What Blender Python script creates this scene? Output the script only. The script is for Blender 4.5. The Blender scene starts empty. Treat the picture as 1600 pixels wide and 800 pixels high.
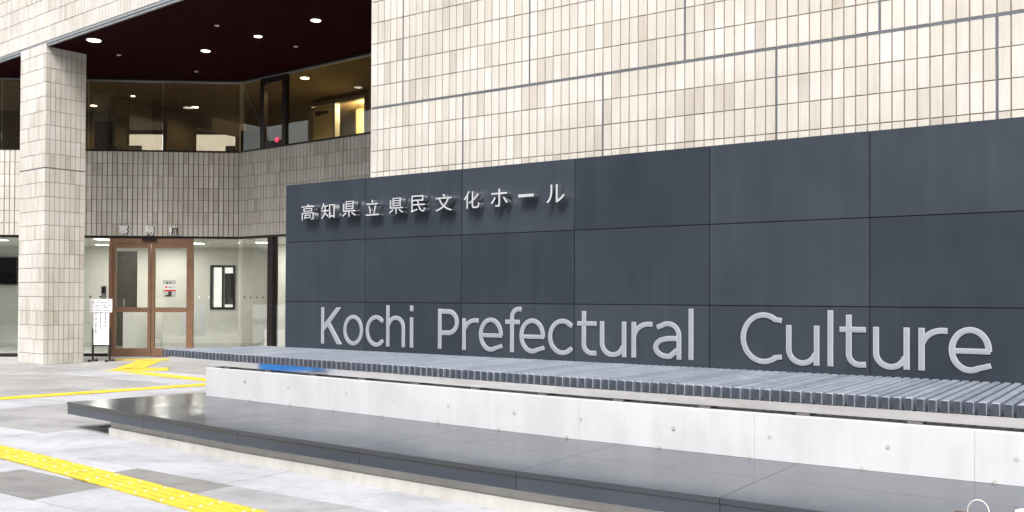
import bpy, math, random
from mathutils import Vector, Matrix
random.seed(7)
R = math.radians
sc = bpy.context.scene
COL = sc.collection

# ------------------------------------------------------------ camera
EYE = 1.4
F_PX, PITCH_PX, ROLL, SHIFT_PX = 1480.0, 18.0, 0.0045, 46.5
cd = bpy.data.cameras.new('camera'); cam = bpy.data.objects.new('camera', cd); COL.objects.link(cam)
cd.sensor_width = 36; cd.lens = 36 * F_PX / 1600; cd.clip_end = 2000; cd.clip_start = 0.05
cd.shift_y = SHIFT_PX / 1600
p = math.atan(PITCH_PX / F_PX)
fw = Vector((0, math.cos(p), math.sin(p))); up = Vector((0, -math.sin(p), math.cos(p))); rt = Vector((1, 0, 0))
c_, s_ = math.cos(ROLL), math.sin(ROLL)
rt2 = rt * c_ + up * s_; up2 = up * c_ - rt * s_
m = Matrix((rt2, up2, -fw)).transposed().to_4x4(); m.translation = (0, 0, EYE)
cam.matrix_world = m
sc.camera = cam

# ------------------------------------------------------------ sky, sun, exposure
SUN_EL, SUN_AZ = R(52), R(192)          # azimuth clockwise from +Y (view direction)
w = bpy.data.worlds.new("World"); sc.world = w; w.use_nodes = True
nt = w.node_tree; bg = nt.nodes['Background']
sky = nt.nodes.new('ShaderNodeTexSky'); sky.sky_type = 'NISHITA'; sky.sun_disc = False
sky.sun_elevation = SUN_EL; sky.sun_rotation = SUN_AZ
sky.air_density = 1.2; sky.dust_density = 5.0; sky.ozone_density = 1.0
hs = nt.nodes.new('ShaderNodeHueSaturation'); hs.inputs['Saturation'].default_value = 0.55
nt.links.new(sky.outputs[0], hs.inputs['Color']); nt.links.new(hs.outputs[0], bg.inputs['Color'])
bg.inputs['Strength'].default_value = 0.15
sl = bpy.data.lights.new('sun', 'SUN'); sun = bpy.data.objects.new('sun', sl); COL.objects.link(sun)
sl.energy = 1.35; sl.angle = R(18); sl.color = (1, 0.985, 0.965)
sd = Vector((math.sin(SUN_AZ) * math.cos(SUN_EL), math.cos(SUN_AZ) * math.cos(SUN_EL), math.sin(SUN_EL)))
sun.rotation_euler = sd.to_track_quat('Z', 'Y').to_euler(); sun.location = (0, 0, 30)
vs = sc.view_settings
vs.view_transform = 'Standard'; vs.look = 'None'; vs.gamma = 1; vs.use_curve_mapping = False
vs.exposure = 1.1

# ------------------------------------------------------------ materials
def new_mat(name):
    mt = bpy.data.materials.new(name); mt.use_nodes = True
    t = mt.node_tree; return mt, t, t.nodes['Principled BSDF']
def N(t, kind, **kw):
    n = t.nodes.new(kind)
    for k, v in kw.items():
        if k in n.inputs: n.inputs[k].default_value = v
        else: setattr(n, k, v)
    return n
def ramp(t, stops):
    n = t.nodes.new('ShaderNodeValToRGB'); e = n.color_ramp.elements
    while len(e) < len(stops): e.new(0.5)
    for el, (pos, c) in zip(e, stops):
        el.position = pos; el.color = (c[0], c[1], c[2], 1)
    return n
def coords(t, scale=(1, 1, 1), space='Object'):
    g = N(t, 'ShaderNodeTexCoord'); mp = N(t, 'ShaderNodeMapping'); mp.inputs['Scale'].default_value = scale
    t.links.new(g.outputs[space], mp.inputs[0]); return mp.outputs[0]
def wpos(t, scale=(1, 1, 1)):
    g = N(t, 'ShaderNodeNewGeometry'); mp = N(t, 'ShaderNodeMapping'); mp.inputs['Scale'].default_value = scale
    t.links.new(g.outputs['Position'], mp.inputs[0]); return mp.outputs[0]
def mixc(t, fac, a, b, mode='MIX'):
    n = t.nodes.new('ShaderNodeMix'); n.data_type = 'RGBA'; n.blend_type = mode
    for i, v in ((0, fac), (6, a), (7, b)):
        if hasattr(v, 'links') or hasattr(v, 'is_linked'): t.links.new(v, n.inputs[i])
        elif i == 0: n.inputs[0].default_value = v
        else: n.inputs[i].default_value = (v[0], v[1], v[2], 1)
    return n.outputs[2]
def bump(t, b, h, strength=0.3, dist=0.01):
    n = N(t, 'ShaderNodeBump'); n.inputs['Strength'].default_value = strength; n.inputs['Distance'].default_value = dist
    t.links.new(h, n.inputs['Height']); t.links.new(n.outputs[0], b.inputs['Normal'])
def simple(name, col, rough=0.5, metal=0.0, var=0.12, scale=6.0, bmp=0.0, spec=0.5):
    mt, t, b = new_mat(name)
    ns = N(t, 'ShaderNodeTexNoise', Scale=scale, Detail=6.0); t.links.new(wpos(t), ns.inputs['Vector'])
    rp = ramp(t, [(0.3, [x * (1 - var) for x in col]), (0.7, [min(1, x * (1 + var)) for x in col])])
    t.links.new(ns.outputs['Fac'], rp.inputs[0]); t.links.new(rp.outputs[0], b.inputs['Base Color'])
    b.inputs['Roughness'].default_value = rough; b.inputs['Metallic'].default_value = metal
    b.inputs['Specular IOR Level'].default_value = spec
    if bmp: bump(t, b, ns.outputs['Fac'], bmp, 0.004)
    return mt
M = {}
def tile_mat(name, island):
    mt, t, b = new_mat(name)
    if island: src = N(t, 'ShaderNodeNewGeometry').outputs['Random Per Island']
    else: src = N(t, 'ShaderNodeObjectInfo').outputs['Random']
    rp = ramp(t, [(0, (.48, .45, .40)), (.14, (.56, .535, .49)), (.4, (.60, .58, .54)), (.65, (.585, .568, .535)), (.85, (.64, .625, .595)), (1, (.525, .502, .465))])
    t.links.new(src, rp.inputs[0])
    big = N(t, 'ShaderNodeTexNoise', Scale=0.9, Detail=3.0); t.links.new(wpos(t), big.inputs['Vector'])
    rb = ramp(t, [(0.3, (.86, .85, .83)), (0.7, (1.08, 1.08, 1.09))]); t.links.new(big.outputs['Fac'], rb.inputs[0])
    c = mixc(t, 1.0, rp.outputs[0], rb.outputs[0], 'MULTIPLY')
    sp = N(t, 'ShaderNodeTexNoise', Scale=260.0, Detail=3.0); t.links.new(wpos(t), sp.inputs['Vector'])
    rs = ramp(t, [(0.36, (.74, .71, .67)), (0.55, (1, 1, 1)), (0.75, (1.1, 1.1, 1.1))]); t.links.new(sp.outputs['Fac'], rs.inputs[0])
    c = mixc(t, 0.7, c, rs.outputs[0], 'MULTIPLY')
    st = N(t, 'ShaderNodeTexNoise', Scale=3.0, Detail=5.0); t.links.new(wpos(t, (9, 9, 0.5)), st.inputs['Vector'])
    r2 = ramp(t, [(0.35, (.88, .86, .82)), (0.6, (1, 1, 1))]); t.links.new(st.outputs['Fac'], r2.inputs[0])
    c = mixc(t, 0.6, c, r2.outputs[0], 'MULTIPLY')
    t.links.new(c, b.inputs['Base Color'])
    b.inputs['Roughness'].default_value = 0.55; b.inputs['Specular IOR Level'].default_value = 0.35
    md = N(t, 'ShaderNodeTexNoise', Scale=45.0, Detail=4.0); t.links.new(wpos(t, (1, 1, 0.4)), md.inputs['Vector'])
    bump(t, b, md.outputs['Fac'], 0.25, 0.004)
    return mt
M['tile'] = tile_mat('glazed_tile', False); M['tile_s'] = tile_mat('glazed_tile_joined', True)
M['mortar'] = simple('mortar', (.25, .212, .18), 0.9, var=.2, scale=25)
M['caulk'] = simple('caulking', (.10, .11, .125), 0.7)
M['soffit'] = simple('maroon_soffit', (.016, .0008, .0030), 0.8, var=.15, scale=1.2, spec=.04)
M['trim'] = simple('grey_trim', (.32, .33, .33), 0.4, metal=.6)
M['darkframe'] = simple('dark_bronze', (.018, .012, .010), 0.35, metal=.3)
M['brown'] = simple('bronze_frame', (.25, .142, .092), 0.38, metal=.25, var=.1)
M['darkblock'] = simple('dark_block_face', (.07, .055, .048), .8, var=.15)  # dark tone chosen so the added blocks stay dim in the glass
M['white'] = simple('white_paint', (.74, .74, .73), 0.6, var=.04)
M['cream'] = simple('cream_wall', (.57, .565, .52), 0.7, var=.04)
M['ceil'] = simple('ceiling_white', (.72, .71, .66), 0.8, var=.03)
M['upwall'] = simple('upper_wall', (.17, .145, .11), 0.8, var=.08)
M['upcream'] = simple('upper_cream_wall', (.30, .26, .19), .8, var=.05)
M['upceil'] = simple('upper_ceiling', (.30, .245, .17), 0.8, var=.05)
M['yellowroom'] = simple('pale_door', (.74, .67, .42), 0.6, var=.04)
M['floor_in'] = simple('lobby_floor', (.30, .31, .29), 0.25, var=.06)
M['black'] = simple('black_plastic', (.012, .012, .014), 0.35)
M['screen'] = simple('screen_black', (.006, .006, .008), 0.12)
M['steel'] = simple('polished_steel', (.88, .86, .82), 0.05, metal=1.0, var=.03)
M['chrome'] = simple('satin_steel', (.86, .86, .87), 0.16, metal=1.0, var=.02)
M['alu'] = simple('silver_letter', (.34, .36, .40), 0.45, metal=.3, var=.05)
M['alu_edge'] = simple('silver_letter_edge', (.47, .50, .53), 0.4, metal=.3, var=.03)
M['kanji'] = simple('silver_face', (.52, .53, .55), .35, metal=.2, var=.03)
M['spacer'] = simple('rubber_spacer', (.12, .12, .115), .7)
M['red'] = simple('red', (.55, .02, .03), 0.4)
M['blue'] = simple('blue_board', (.02, .20, .62), 0.5)
M['paper'] = simple('paper', (.80, .80, .84), 0.7, var=.02)
M['ink'] = simple('ink', (.03, .03, .035), 0.7)
M['signgrey'] = simple('sign_grey', (.42, .43, .40), 0.6)
M['darkroom'] = simple('dark_door', (.020, .014, .011), 0.4)
M['bark'] = simple('bark', (.09, .065, .045), 0.9, var=.3, scale=12, bmp=.5)
M['bagbrown'] = simple('bag_leather', (.12, .06, .035), 0.5)
M['bagwhite'] = simple('bag_cord', (.55, .53, .49), 0.5)

def panel_mat():
    mt, t, b = new_mat('slate_panel')
    oi = N(t, 'ShaderNodeObjectInfo')
    rp = ramp(t, [(0, (.020, .027, .037)), (.5, (.026, .034, .046)), (1, (.032, .041, .054))]); t.links.new(oi.outputs['Random'], rp.inputs[0])
    ns = N(t, 'ShaderNodeTexNoise', Scale=1.6, Detail=6.0, Roughness=.6); t.links.new(wpos(t), ns.inputs['Vector'])
    r1 = ramp(t, [(.3, (.9, .91, .92)), (.7, (1.1, 1.1, 1.09))]); t.links.new(ns.outputs['Fac'], r1.inputs[0])
    c = mixc(t, 1, rp.outputs[0], r1.outputs[0], 'MULTIPLY')
    st = N(t, 'ShaderNodeTexNoise', Scale=2.2, Detail=5.0); t.links.new(wpos(t, (5, 5, .35)), st.inputs['Vector'])
    r2 = ramp(t, [(.4, (.90, .90, .91)), (.65, (1.07, 1.07, 1.07))]); t.links.new(st.outputs['Fac'], r2.inputs[0])
    c = mixc(t, .8, c, r2.outputs[0], 'MULTIPLY')
    t.links.new(c, b.inputs['Base Color'])
    rr = ramp(t, [(.3, (.40,) * 3), (.7, (.48,) * 3)]); t.links.new(ns.outputs['Fac'], rr.inputs[0])
    t.links.new(rr.outputs[0], b.inputs['Roughness'])
    fn = N(t, 'ShaderNodeTexNoise', Scale=90.0, Detail=3.0); t.links.new(wpos(t), fn.inputs['Vector'])
    bump(t, b, fn.outputs['Fac'], .06, .002); b.inputs['Specular IOR Level'].default_value = .4
    return mt
M['panel'] = panel_mat()
def granite_mat():
    mt, t, b = new_mat('dark_granite')
    oi = N(t, 'ShaderNodeObjectInfo')
    rp = ramp(t, [(0, (.026, .034, .050)), (1, (.034, .043, .061))]); t.links.new(oi.outputs['Random'], rp.inputs[0])
    ns = N(t, 'ShaderNodeTexNoise', Scale=320.0, Detail=2.0); t.links.new(wpos(t), ns.inputs['Vector'])
    r1 = ramp(t, [(.3, (.7, .7, .7)), (.7, (1.35, 1.35, 1.35))]); t.links.new(ns.outputs['Fac'], r1.inputs[0])
    c = mixc(t, 1, rp.outputs[0], r1.outputs[0], 'MULTIPLY')
    sm = N(t, 'ShaderNodeTexNoise', Scale=1.3, Detail=7.0, Roughness=.65); t.links.new(wpos(t), sm.inputs['Vector'])
    r3 = ramp(t, [(.5, (0, 0, 0)), (.8, (.05, .05, .05))]); t.links.new(sm.outputs['Fac'], r3.inputs[0])
    c = mixc(t, r3.outputs[0], c, (.25, .255, .27))
    sf = N(t, 'ShaderNodeTexNoise', Scale=2.4, Detail=8.0, Roughness=.75); t.links.new(wpos(t, (.7, 1.6, 1)), sf.inputs['Vector'])
    r5 = ramp(t, [(.68, (0, 0, 0)), (.76, (.55, .55, .55))]); t.links.new(sf.outputs['Fac'], r5.inputs[0])
    c = mixc(t, r5.outputs[0], c, (.42, .43, .45))
    t.links.new(c, b.inputs['Base Color'])
    b.inputs['Specular IOR Level'].default_value = .75
    r2 = ramp(t, [(.35, (.15,) * 3), (.7, (.23,) * 3)]); t.links.new(sm.outputs['Fac'], r2.inputs[0])
    t.links.new(r2.outputs[0], b.inputs['Roughness'])
    return mt
M['granite'] = granite_mat()
def conc_mat(name, col, streak=.5):
    mt, t, b = new_mat(name)
    ns = N(t, 'ShaderNodeTexNoise', Scale=2.5, Detail=8.0, Roughness=.6); t.links.new(wpos(t), ns.inputs['Vector'])
    r1 = ramp(t, [(.3, [x * .90 for x in col]), (.7, [x * 1.04 for x in col])]); t.links.new(ns.outputs['Fac'], r1.inputs[0])
    st = N(t, 'ShaderNodeTexNoise', Scale=2.0, Detail=6.0); t.links.new(wpos(t, (5, 5, .5)), st.inputs['Vector'])
    r2 = ramp(t, [(.38, (.86, .86, .84)), (.58, (1, 1, 1))]); t.links.new(st.outputs['Fac'], r2.inputs[0])
    c = mixc(t, streak, r1.outputs[0], r2.outputs[0], 'MULTIPLY')
    pv = N(t, 'ShaderNodeTexVoronoi', Scale=22.0); t.links.new(wpos(t), pv.inputs['Vector'])
    r3 = ramp(t, [(.05, (.72, .70, .66)), (.09, (1, 1, 1))]); t.links.new(pv.outputs['Distance'], r3.inputs[0])
    c = mixc(t, .3, c, r3.outputs[0], 'MULTIPLY')
    t.links.new(c, b.inputs['Base Color']); b.inputs['Roughness'].default_value = .7
    fn = N(t, 'ShaderNodeTexNoise', Scale=60.0, Detail=4.0); t.links.new(wpos(t), fn.inputs['Vector'])
    bump(t, b, fn.outputs['Fac'], .12, .003)
    return mt
M['conc'] = conc_mat('white_concrete', (.55, .56, .58), .35)
M['conc2'] = conc_mat('cream_concrete', (.52, .51, .48), .6)
def paver_mat(name, a, bcol, sc1=1.1):
    mt, t, b = new_mat(name)
    oi = N(t, 'ShaderNodeObjectInfo')
    rp = ramp(t, [(0, a), (1, bcol)]); t.links.new(oi.outputs['Random'], rp.inputs[0])
    ns = N(t, 'ShaderNodeTexNoise', Scale=sc1, Detail=8.0, Roughness=.62); t.links.new(wpos(t, (1, 1.6, 1)), ns.inputs['Vector'])
    r1 = ramp(t, [(.32, (.74, .74, .735)), (.5, (1, 1, 1)), (.7, (1.15, 1.15, 1.16))]); t.links.new(ns.outputs['Fac'], r1.inputs[0])
    c = mixc(t, 1, rp.outputs[0], r1.outputs[0], 'MULTIPLY')
    sp = N(t, 'ShaderNodeTexNoise', Scale=95.0, Detail=5.0, Roughness=.7); t.links.new(wpos(t), sp.inputs['Vector'])
    r2 = ramp(t, [(.33, (.66, .65, .64)), (.5, (1, 1, 1)), (.66, (1.14, 1.14, 1.14))]); t.links.new(sp.outputs['Fac'], r2.inputs[0])
    c = mixc(t, .8, c, r2.outputs[0], 'MULTIPLY')
    dn = N(t, 'ShaderNodeTexNoise', Scale=7.0, Detail=9.0, Roughness=.7); t.links.new(wpos(t, (1, 1.3, 1)), dn.inputs['Vector'])
    r4 = ramp(t, [(.36, (.72, .71, .69)), (.52, (1, 1, 1))]); t.links.new(dn.outputs['Fac'], r4.inputs[0])
    c = mixc(t, .55, c, r4.outputs[0], 'MULTIPLY')
    t.links.new(c, b.inputs['Base Color']); b.inputs['Roughness'].default_value = .62
    bump(t, b, sp.outputs['Fac'], .2, .002)
    return mt
M['pgrey'] = paver_mat('grey_paver', (.26, .26, .26), (.32, .32, .32))
M['pmid'] = paver_mat('worn_paver', (.31, .31, .32), (.36, .36, .37), 2.0)
M['pdark'] = paver_mat('dark_paver', (.20, .198, .192), (.24, .237, .23), 2.5)
M['plight'] = paver_mat('light_paver', (.365, .375, .40), (.42, .43, .455))
M['ground'] = paver_mat('ground_stone', (.45, .45, .46), (.45, .45, .46))
def yellow_mat():
    mt, t, b = new_mat('yellow_rubber')
    ns = N(t, 'ShaderNodeTexNoise', Scale=5.0, Detail=7.0); t.links.new(wpos(t), ns.inputs['Vector'])
    r = ramp(t, [(.25, (.40, .29, .03)), (.38, (.54, .39, .012)), (.65, (.60, .47, .035)), (.85, (.64, .57, .16))]); t.links.new(ns.outputs['Fac'], r.inputs[0])
    t.links.new(r.outputs[0], b.inputs['Base Color']); b.inputs['Roughness'].default_value = .6
    return mt
M['yellow'] = yellow_mat(); M['yellow2'] = simple('yellow_base', (.52, .39, .03), .7, var=.25, scale=9)
def slat_mat():
    mt, t, b = new_mat('grey_slat')
    oi = N(t, 'ShaderNodeObjectInfo')
    rp = ramp(t, [(0, (.19, .215, .265)), (1, (.27, .30, .35))]); t.links.new(oi.outputs['Random'], rp.inputs[0])
    ns = N(t, 'ShaderNodeTexNoise', Scale=8.0, Detail=6.0); t.links.new(wpos(t, (1, 1, 3)), ns.inputs['Vector'])
    r1 = ramp(t, [(.3, (.85, .85, .85)), (.7, (1.15, 1.15, 1.15))]); t.links.new(ns.outputs['Fac'], r1.inputs[0])
    t.links.new(mixc(t, 1, rp.outputs[0], r1.outputs[0], 'MULTIPLY'), b.inputs['Base Color'])
    b.inputs['Roughness'].default_value = .36; b.inputs['Metallic'].default_value = .15
    return mt
M['slat'] = slat_mat()
M['cap'] = simple('dark_end_cap', (.045, .053, .07), .45, var=.2, scale=15)
def glass_mat(name, tint):
    mt = bpy.data.materials.new(name); mt.use_nodes = True; t = mt.node_tree; t.nodes.clear()
    out = N(t, 'ShaderNodeOutputMaterial'); mx = N(t, 'ShaderNodeMixShader'); tr = N(t, 'ShaderNodeBsdfTransparent'); gl = N(t, 'ShaderNodeBsdfGlossy')
    lw_ = N(t, 'ShaderNodeLayerWeight', Blend=.5); fr = N(t, 'ShaderNodeMath', operation='POWER'); fr.inputs[1].default_value = 5.0; t.links.new(lw_.outputs['Facing'], fr.inputs[0])
    ns = N(t, 'ShaderNodeTexNoise', Scale=.9, Detail=2.0); t.links.new(wpos(t), ns.inputs['Vector'])
    bp = N(t, 'ShaderNodeBump', Strength=.02, Distance=.02); t.links.new(ns.outputs['Fac'], bp.inputs['Height'])
    t.links.new(bp.outputs[0], gl.inputs['Normal'])
    ad = N(t, 'ShaderNodeMath', operation='MULTIPLY_ADD'); ad.inputs[1].default_value = .96; ad.inputs[2].default_value = .085
    t.links.new(fr.outputs[0], ad.inputs[0])
    tr.inputs[0].default_value = (*tint, 1); gl.inputs['Roughness'].default_value = 0.0; gl.inputs['Color'].default_value = (.95, .97, .96, 1)
    t.links.new(ad.outputs[0], mx.inputs[0]); t.links.new(tr.outputs[0], mx.inputs[1]); t.links.new(gl.outputs[0], mx.inputs[2])
    t.links.new(mx.outputs[0], out.inputs[0])
    return mt
M['glass'] = glass_mat('clear_glass', (.93, .94, .925)); M['glass_up'] = glass_mat('bronze_glass', (.74, .69, .60))
def emit_mat(name, col, st):
    mt, t, b = new_mat(name); b.inputs['Emission Color'].default_value = (*col, 1); b.inputs['Emission Strength'].default_value = st
    b.inputs['Base Color'].default_value = (*col, 1); return mt
M['lamp_warm'] = emit_mat('lamp_warm', (1, .86, .62), 9); M['lamp_white'] = emit_mat('lamp_white', (1, .98, .93), 6)
M['lamp_soft'] = emit_mat('lamp_soft', (1, .97, .90), 2.2); M['lamp_red'] = emit_mat('lamp_red', (1, .03, .08), 1.2)
def leaf_mat():
    mt, t, b = new_mat('leaf'); g = N(t, 'ShaderNodeNewGeometry')
    r = ramp(t, [(0, (.035, .06, .015)), (.5, (.07, .115, .028)), (1, (.13, .17, .045))]); t.links.new(g.outputs['Random Per Island'], r.inputs[0])
    t.links.new(r.outputs[0], b.inputs['Base Color']); b.inputs['Roughness'].default_value = .5
    return mt
M['leaf'] = leaf_mat()

# ------------------------------------------------------------ mesh helpers
class MB:
    def __init__(s): s.v = []; s.f = []; s.mi = []
    def poly(s, pts, mi=0):
        n = len(s.v); s.v += [tuple(q) for q in pts]; s.f.append(tuple(range(n, n + len(pts)))); s.mi.append(mi)
    def box(s, x0, x1, y0, y1, z0, z1, bev=0.0, mi=0):
        """box, with the edges of the -y face chamfered when bev is given"""
        s.hexa([(x0, y0, z0), (x1, y0, z0), (x1, y1, z0), (x0, y1, z0)], [(x0, y0, z1), (x1, y0, z1), (x1, y1, z1), (x0, y1, z1)], mi)
        return s
    def hexa(s, b, t, mi=0):
        n = len(s.v); s.v += [tuple(q) for q in b] + [tuple(q) for q in t]; k = len(b)
        s.f.append(tuple(n + i for i in reversed(range(k)))); s.f.append(tuple(n + k + i for i in range(k))); s.mi += [mi, mi]
        for i in range(k):
            j = (i + 1) % k; s.f.append((n + i, n + j, n + k + j, n + k + i)); s.mi.append(mi)
    def prism(s, plan, z0, z1, mi=0): s.hexa([(x, y, z0) for x, y in plan], [(x, y, z1) for x, y in plan], mi)
    def tile(s, x, z, wd, ht, y=0.0, th=.012, bev=.003):
        """chamfered tile lying against y=0, showing towards -y; x,z = lower left"""
        n = len(s.v); a, b = x, x + wd; c, d = z, z + ht
        s.v += [(a, y, c), (b, y, c), (b, y, d), (a, y, d)]
        s.v += [(a, y - th + bev, c), (b, y - th + bev, c), (b, y - th + bev, d), (a, y - th + bev, d)]
        jt = lambda: random.uniform(-.0016, .0012)
        s.v += [(a + bev, y - th + jt(), c + bev), (b - bev, y - th + jt(), c + bev), (b - bev, y - th + jt(), d - bev), (a + bev, y - th + jt(), d - bev)]
        for o in (0, 4):
            for i in range(4):
                j = (i + 1) % 4; s.f.append((n + o + i, n + o + j, n + o + 4 + j, n + o + 4 + i)); s.mi.append(0)
        s.f.append((n + 8, n + 9, n + 10, n + 11)); s.mi.append(0)
    def bevbox(s, x0, x1, y0, y1, z0, z1, c=.004, mi=0):
        """box with every long edge along y chamfered (octagon section) and ends flat"""
        sec = [(x0 + c, z0), (x1 - c, z0), (x1, z0 + c), (x1, z1 - c), (x1 - c, z1), (x0 + c, z1), (x0, z1 - c), (x0, z0 + c)]
        n = len(s.v)
        s.v += [(x, y0 + c * .6, z) for x, z in sec] + [(x, y1, z) for x, z in sec]
        cx, cz = (x0 + x1) / 2, (z0 + z1) / 2
        s.v += [(cx + (x - cx) * (1 - c * 1.4 / (x1 - x0)), y0, cz + (z - cz) * (1 - c * 1.4 / (z1 - z0))) for x, z in sec]
        for i in range(8):
            j = (i + 1) % 8
            s.f.append((n + i, n + j, n + 8 + j, n + 8 + i)); s.mi.append(mi)
            s.f.append((n + 16 + i, n + 16 + j, n + j, n + i)); s.mi.append(mi)
        s.f.append(tuple(n + 16 + i for i in reversed(range(8)))); s.f.append(tuple(n + 8 + i for i in range(8))); s.mi += [mi, mi]
    def cyl(s, c, r, h, axis='z', seg=16, r2=None, mi=0):
        r2 = r if r2 is None else r2; b = []; t = []
        for i in range(seg):
            a = 2 * math.pi * i / seg; q, w_ = math.cos(a), math.sin(a)
            if axis == 'z': b.append((c[0] + r * q, c[1] + r * w_, c[2])); t.append((c[0] + r2 * q, c[1] + r2 * w_, c[2] + h))
            elif axis == 'y': b.append((c[0] + r * q, c[1], c[2] - r * w_)); t.append((c[0] + r2 * q, c[1] + h, c[2] - r2 * w_))
            else: b.append((c[0], c[1] + r * q, c[2] + r * w_)); t.append((c[0] + h, c[1] + r2 * q, c[2] + r2 * w_))
        s.hexa(b, t, mi)
    def tube(s, pts, rad, seg=8, mi=0):
        rings = []; pts = [Vector(q) for q in pts]
        for i, q in enumerate(pts):
            d = (pts[min(i + 1, len(pts) - 1)] - pts[max(i - 1, 0)]).normalized()
            a = d.orthogonal().normalized() if i == 0 else (pa - d * pa.dot(d)).normalized()
            pa = a; b = d.cross(a); rr = rad[i] if hasattr(rad, '__len__') else rad
            n = len(s.v); rings.append(n)
            for k in range(seg):
                an = 2 * math.pi * k / seg; s.v.append(tuple(q + a * math.cos(an) * rr + b * math.sin(an) * rr))
        for r0, r1 in zip(rings, rings[1:]):
            for k in range(seg):
                l = (k + 1) % seg; s.f.append((r0 + k, r0 + l, r1 + l, r1 + k)); s.mi.append(mi)
        s.f.append(tuple(rings[0] + k for k in reversed(range(seg)))); s.f.append(tuple(rings[-1] + k for k in range(seg))); s.mi += [mi, mi]
    def mesh(s, name, mats, off=(0, 0, 0), smooth=False):
        me = bpy.data.meshes.new(name)
        me.from_pydata([(x - off[0], y - off[1], z - off[2]) for x, y, z in s.v], [], s.f)
        for q in (mats if isinstance(mats, (list, tuple)) else [mats]): me.materials.append(M[q] if isinstance(q, str) else q)
        me.polygons.foreach_set('material_index', s.mi)
        if smooth: me.polygons.foreach_set('use_smooth', [True] * len(me.polygons))
        me.update(); return me

class Frame:
    """a plan frame: origin, rotation about z; coordinates (x along, y into, z up)"""
    def __init__(s, ox, oy, deg):
        s.a = R(deg); s.o = Vector((ox, oy, 0)); s.ex = Vector((math.cos(s.a), math.sin(s.a), 0)); s.ey = Vector((-math.sin(s.a), math.cos(s.a), 0))
    def w(s, x, y, z=0): return s.o + s.ex * x + s.ey * y + Vector((0, 0, z))
def tag(o, label=None, cat=None, group=None, kind=None):
    if label: o['label'] = label
    if cat: o['category'] = cat
    if group: o['group'] = group
    if kind: o['kind'] = kind
    return o
class Thing:
    def __init__(s, name, F, base, label, cat, group=None):
        s.F = F; s.base = base; s.root = bpy.data.objects.new(name, None); COL.objects.link(s.root)
        s.root.location = F.w(*base); s.root.rotation_euler = (0, 0, F.a); s.root.empty_display_size = .2
        tag(s.root, label, cat, group); s.org = {s.root.name: base}
    def part(s, name, mb, mat, parent=None, kind=None, smooth=False):
        par = parent or s.root
        o = bpy.data.objects.new(name, mb.mesh(name, mat, s.base, smooth)); COL.objects.link(o); o.parent = par
        if kind: o['kind'] = kind
        return o
    def inst(s, name, me, loc, parent=None):
        o = bpy.data.objects.new(name, me); COL.objects.link(o); o.parent = parent or s.root
        o.location = (loc[0] - s.base[0], loc[1] - s.base[1], loc[2] - s.base[2]); return o
def single(name, F, base, mb, mat, label, cat, group=None, kind=None, smooth=False):
    o = bpy.data.objects.new(name, mb.mesh(name, mat, base, smooth)); COL.objects.link(o)
    o.location = F.w(*base); o.rotation_euler = (0, 0, F.a); tag(o, label, cat, group, kind); return o
def lerp_table(tab):
    def f(x):
        if x <= tab[0][0]: return tab[0][1] + (x - tab[0][0]) * (tab[1][1] - tab[0][1]) / (tab[1][0] - tab[0][0])
        for (a, b), (c, d) in zip(tab, tab[1:]):
            if x <= c: return b + (d - b) * (x - a) / (c - a)
        return tab[-1][1]
    return f

# frames: FS sign wall (x along the wall, y into it), FF pillar and fascia, FD entrance facade, FA angled facade
TH = R(55.1); UX, UY = math.sin(TH), -math.cos(TH)
FS = Frame(math.cos(TH) * 8.071, math.sin(TH) * 8.071, -34.9)
FF = Frame(-9.432, 19.064, 51.2 - 90)
FD = Frame(-6.34, 21.92, 3.5)
FA = Frame(-6.34, 21.92, 52 - 90)
FW = Frame(0, 0, 0)
TW = 1.606                                     # the tiled wall stands this far behind the sign wall
TP, TR = .1152, .294                           # tile pitch and course height
JV, JH = .013, .009

# ------------------------------------------------------------ ground
g = MB(); g.poly([(-150, -150, -.014), (150, -150, -.014), (150, 150, -.014), (-150, 150, -.014)])
ground = single('ground', FW, (0, 0, -.014), g, 'ground', None, None, kind='structure')
pav = {}
def paver(u0, u1, n0, n1, mat):
    gp = .006
    key = (round(u1 - u0, 3), round(n1 - n0, 3), mat)
    if key not in pav:
        mb = MB(); w_, h_ = (u1 - u0) / 2 - gp, (n1 - n0) / 2 - gp; b = .003
        mb.hexa([(-w_, -h_, -.03), (w_, -h_, -.03), (w_, h_, -.03), (-w_, h_, -.03)], [(-w_, -h_, -b), (w_, -h_, -b), (w_, h_, -b), (-w_, h_, -b)])
        del mb.f[1]; del mb.mi[1]
        k = len(mb.v); mb.v += [(-w_ + b, -h_ + b, 0), (w_ - b, -h_ + b, 0), (w_ - b, h_ - b, 0), (-w_ + b, h_ - b, 0)]
        for i in range(4): j = (i + 1) % 4; mb.f.append((4 + i, 4 + j, k + j, k + i)); mb.mi.append(0)
        mb.f.append((k, k + 1, k + 2, k + 3)); mb.mi.append(0)
        pav[key] = mb.mesh('paver', mat)
    o = bpy.data.objects.new('paver', pav[key]); COL.objects.link(o); o.parent = ground
    q = FS.w((u0 + u1) / 2, (n0 + n1) / 2); o.location = (q.x, q.y, .014 + random.uniform(-.0012, .0012)); o.rotation_euler = (0, 0, FS.a)
PW = 1.2
for k in range(9):                                            # light band in front of the step
    u0 = -9.4 + PW * k; paver(u0, u0 + PW, -3.48, -2.3, 'plight')
paver(-9.4, -8.15, -4.05, -3.48, 'plight'); paver(-8.15, -6.9, -4.05, -3.48, 'plight')
for k in range(7):
    u0 = -6.9 + PW * k; paver(u0, u0 + PW, -4.05, -3.48, 'pdark' if k < 1 else 'pmid' if k < 3 else 'plight')
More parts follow.
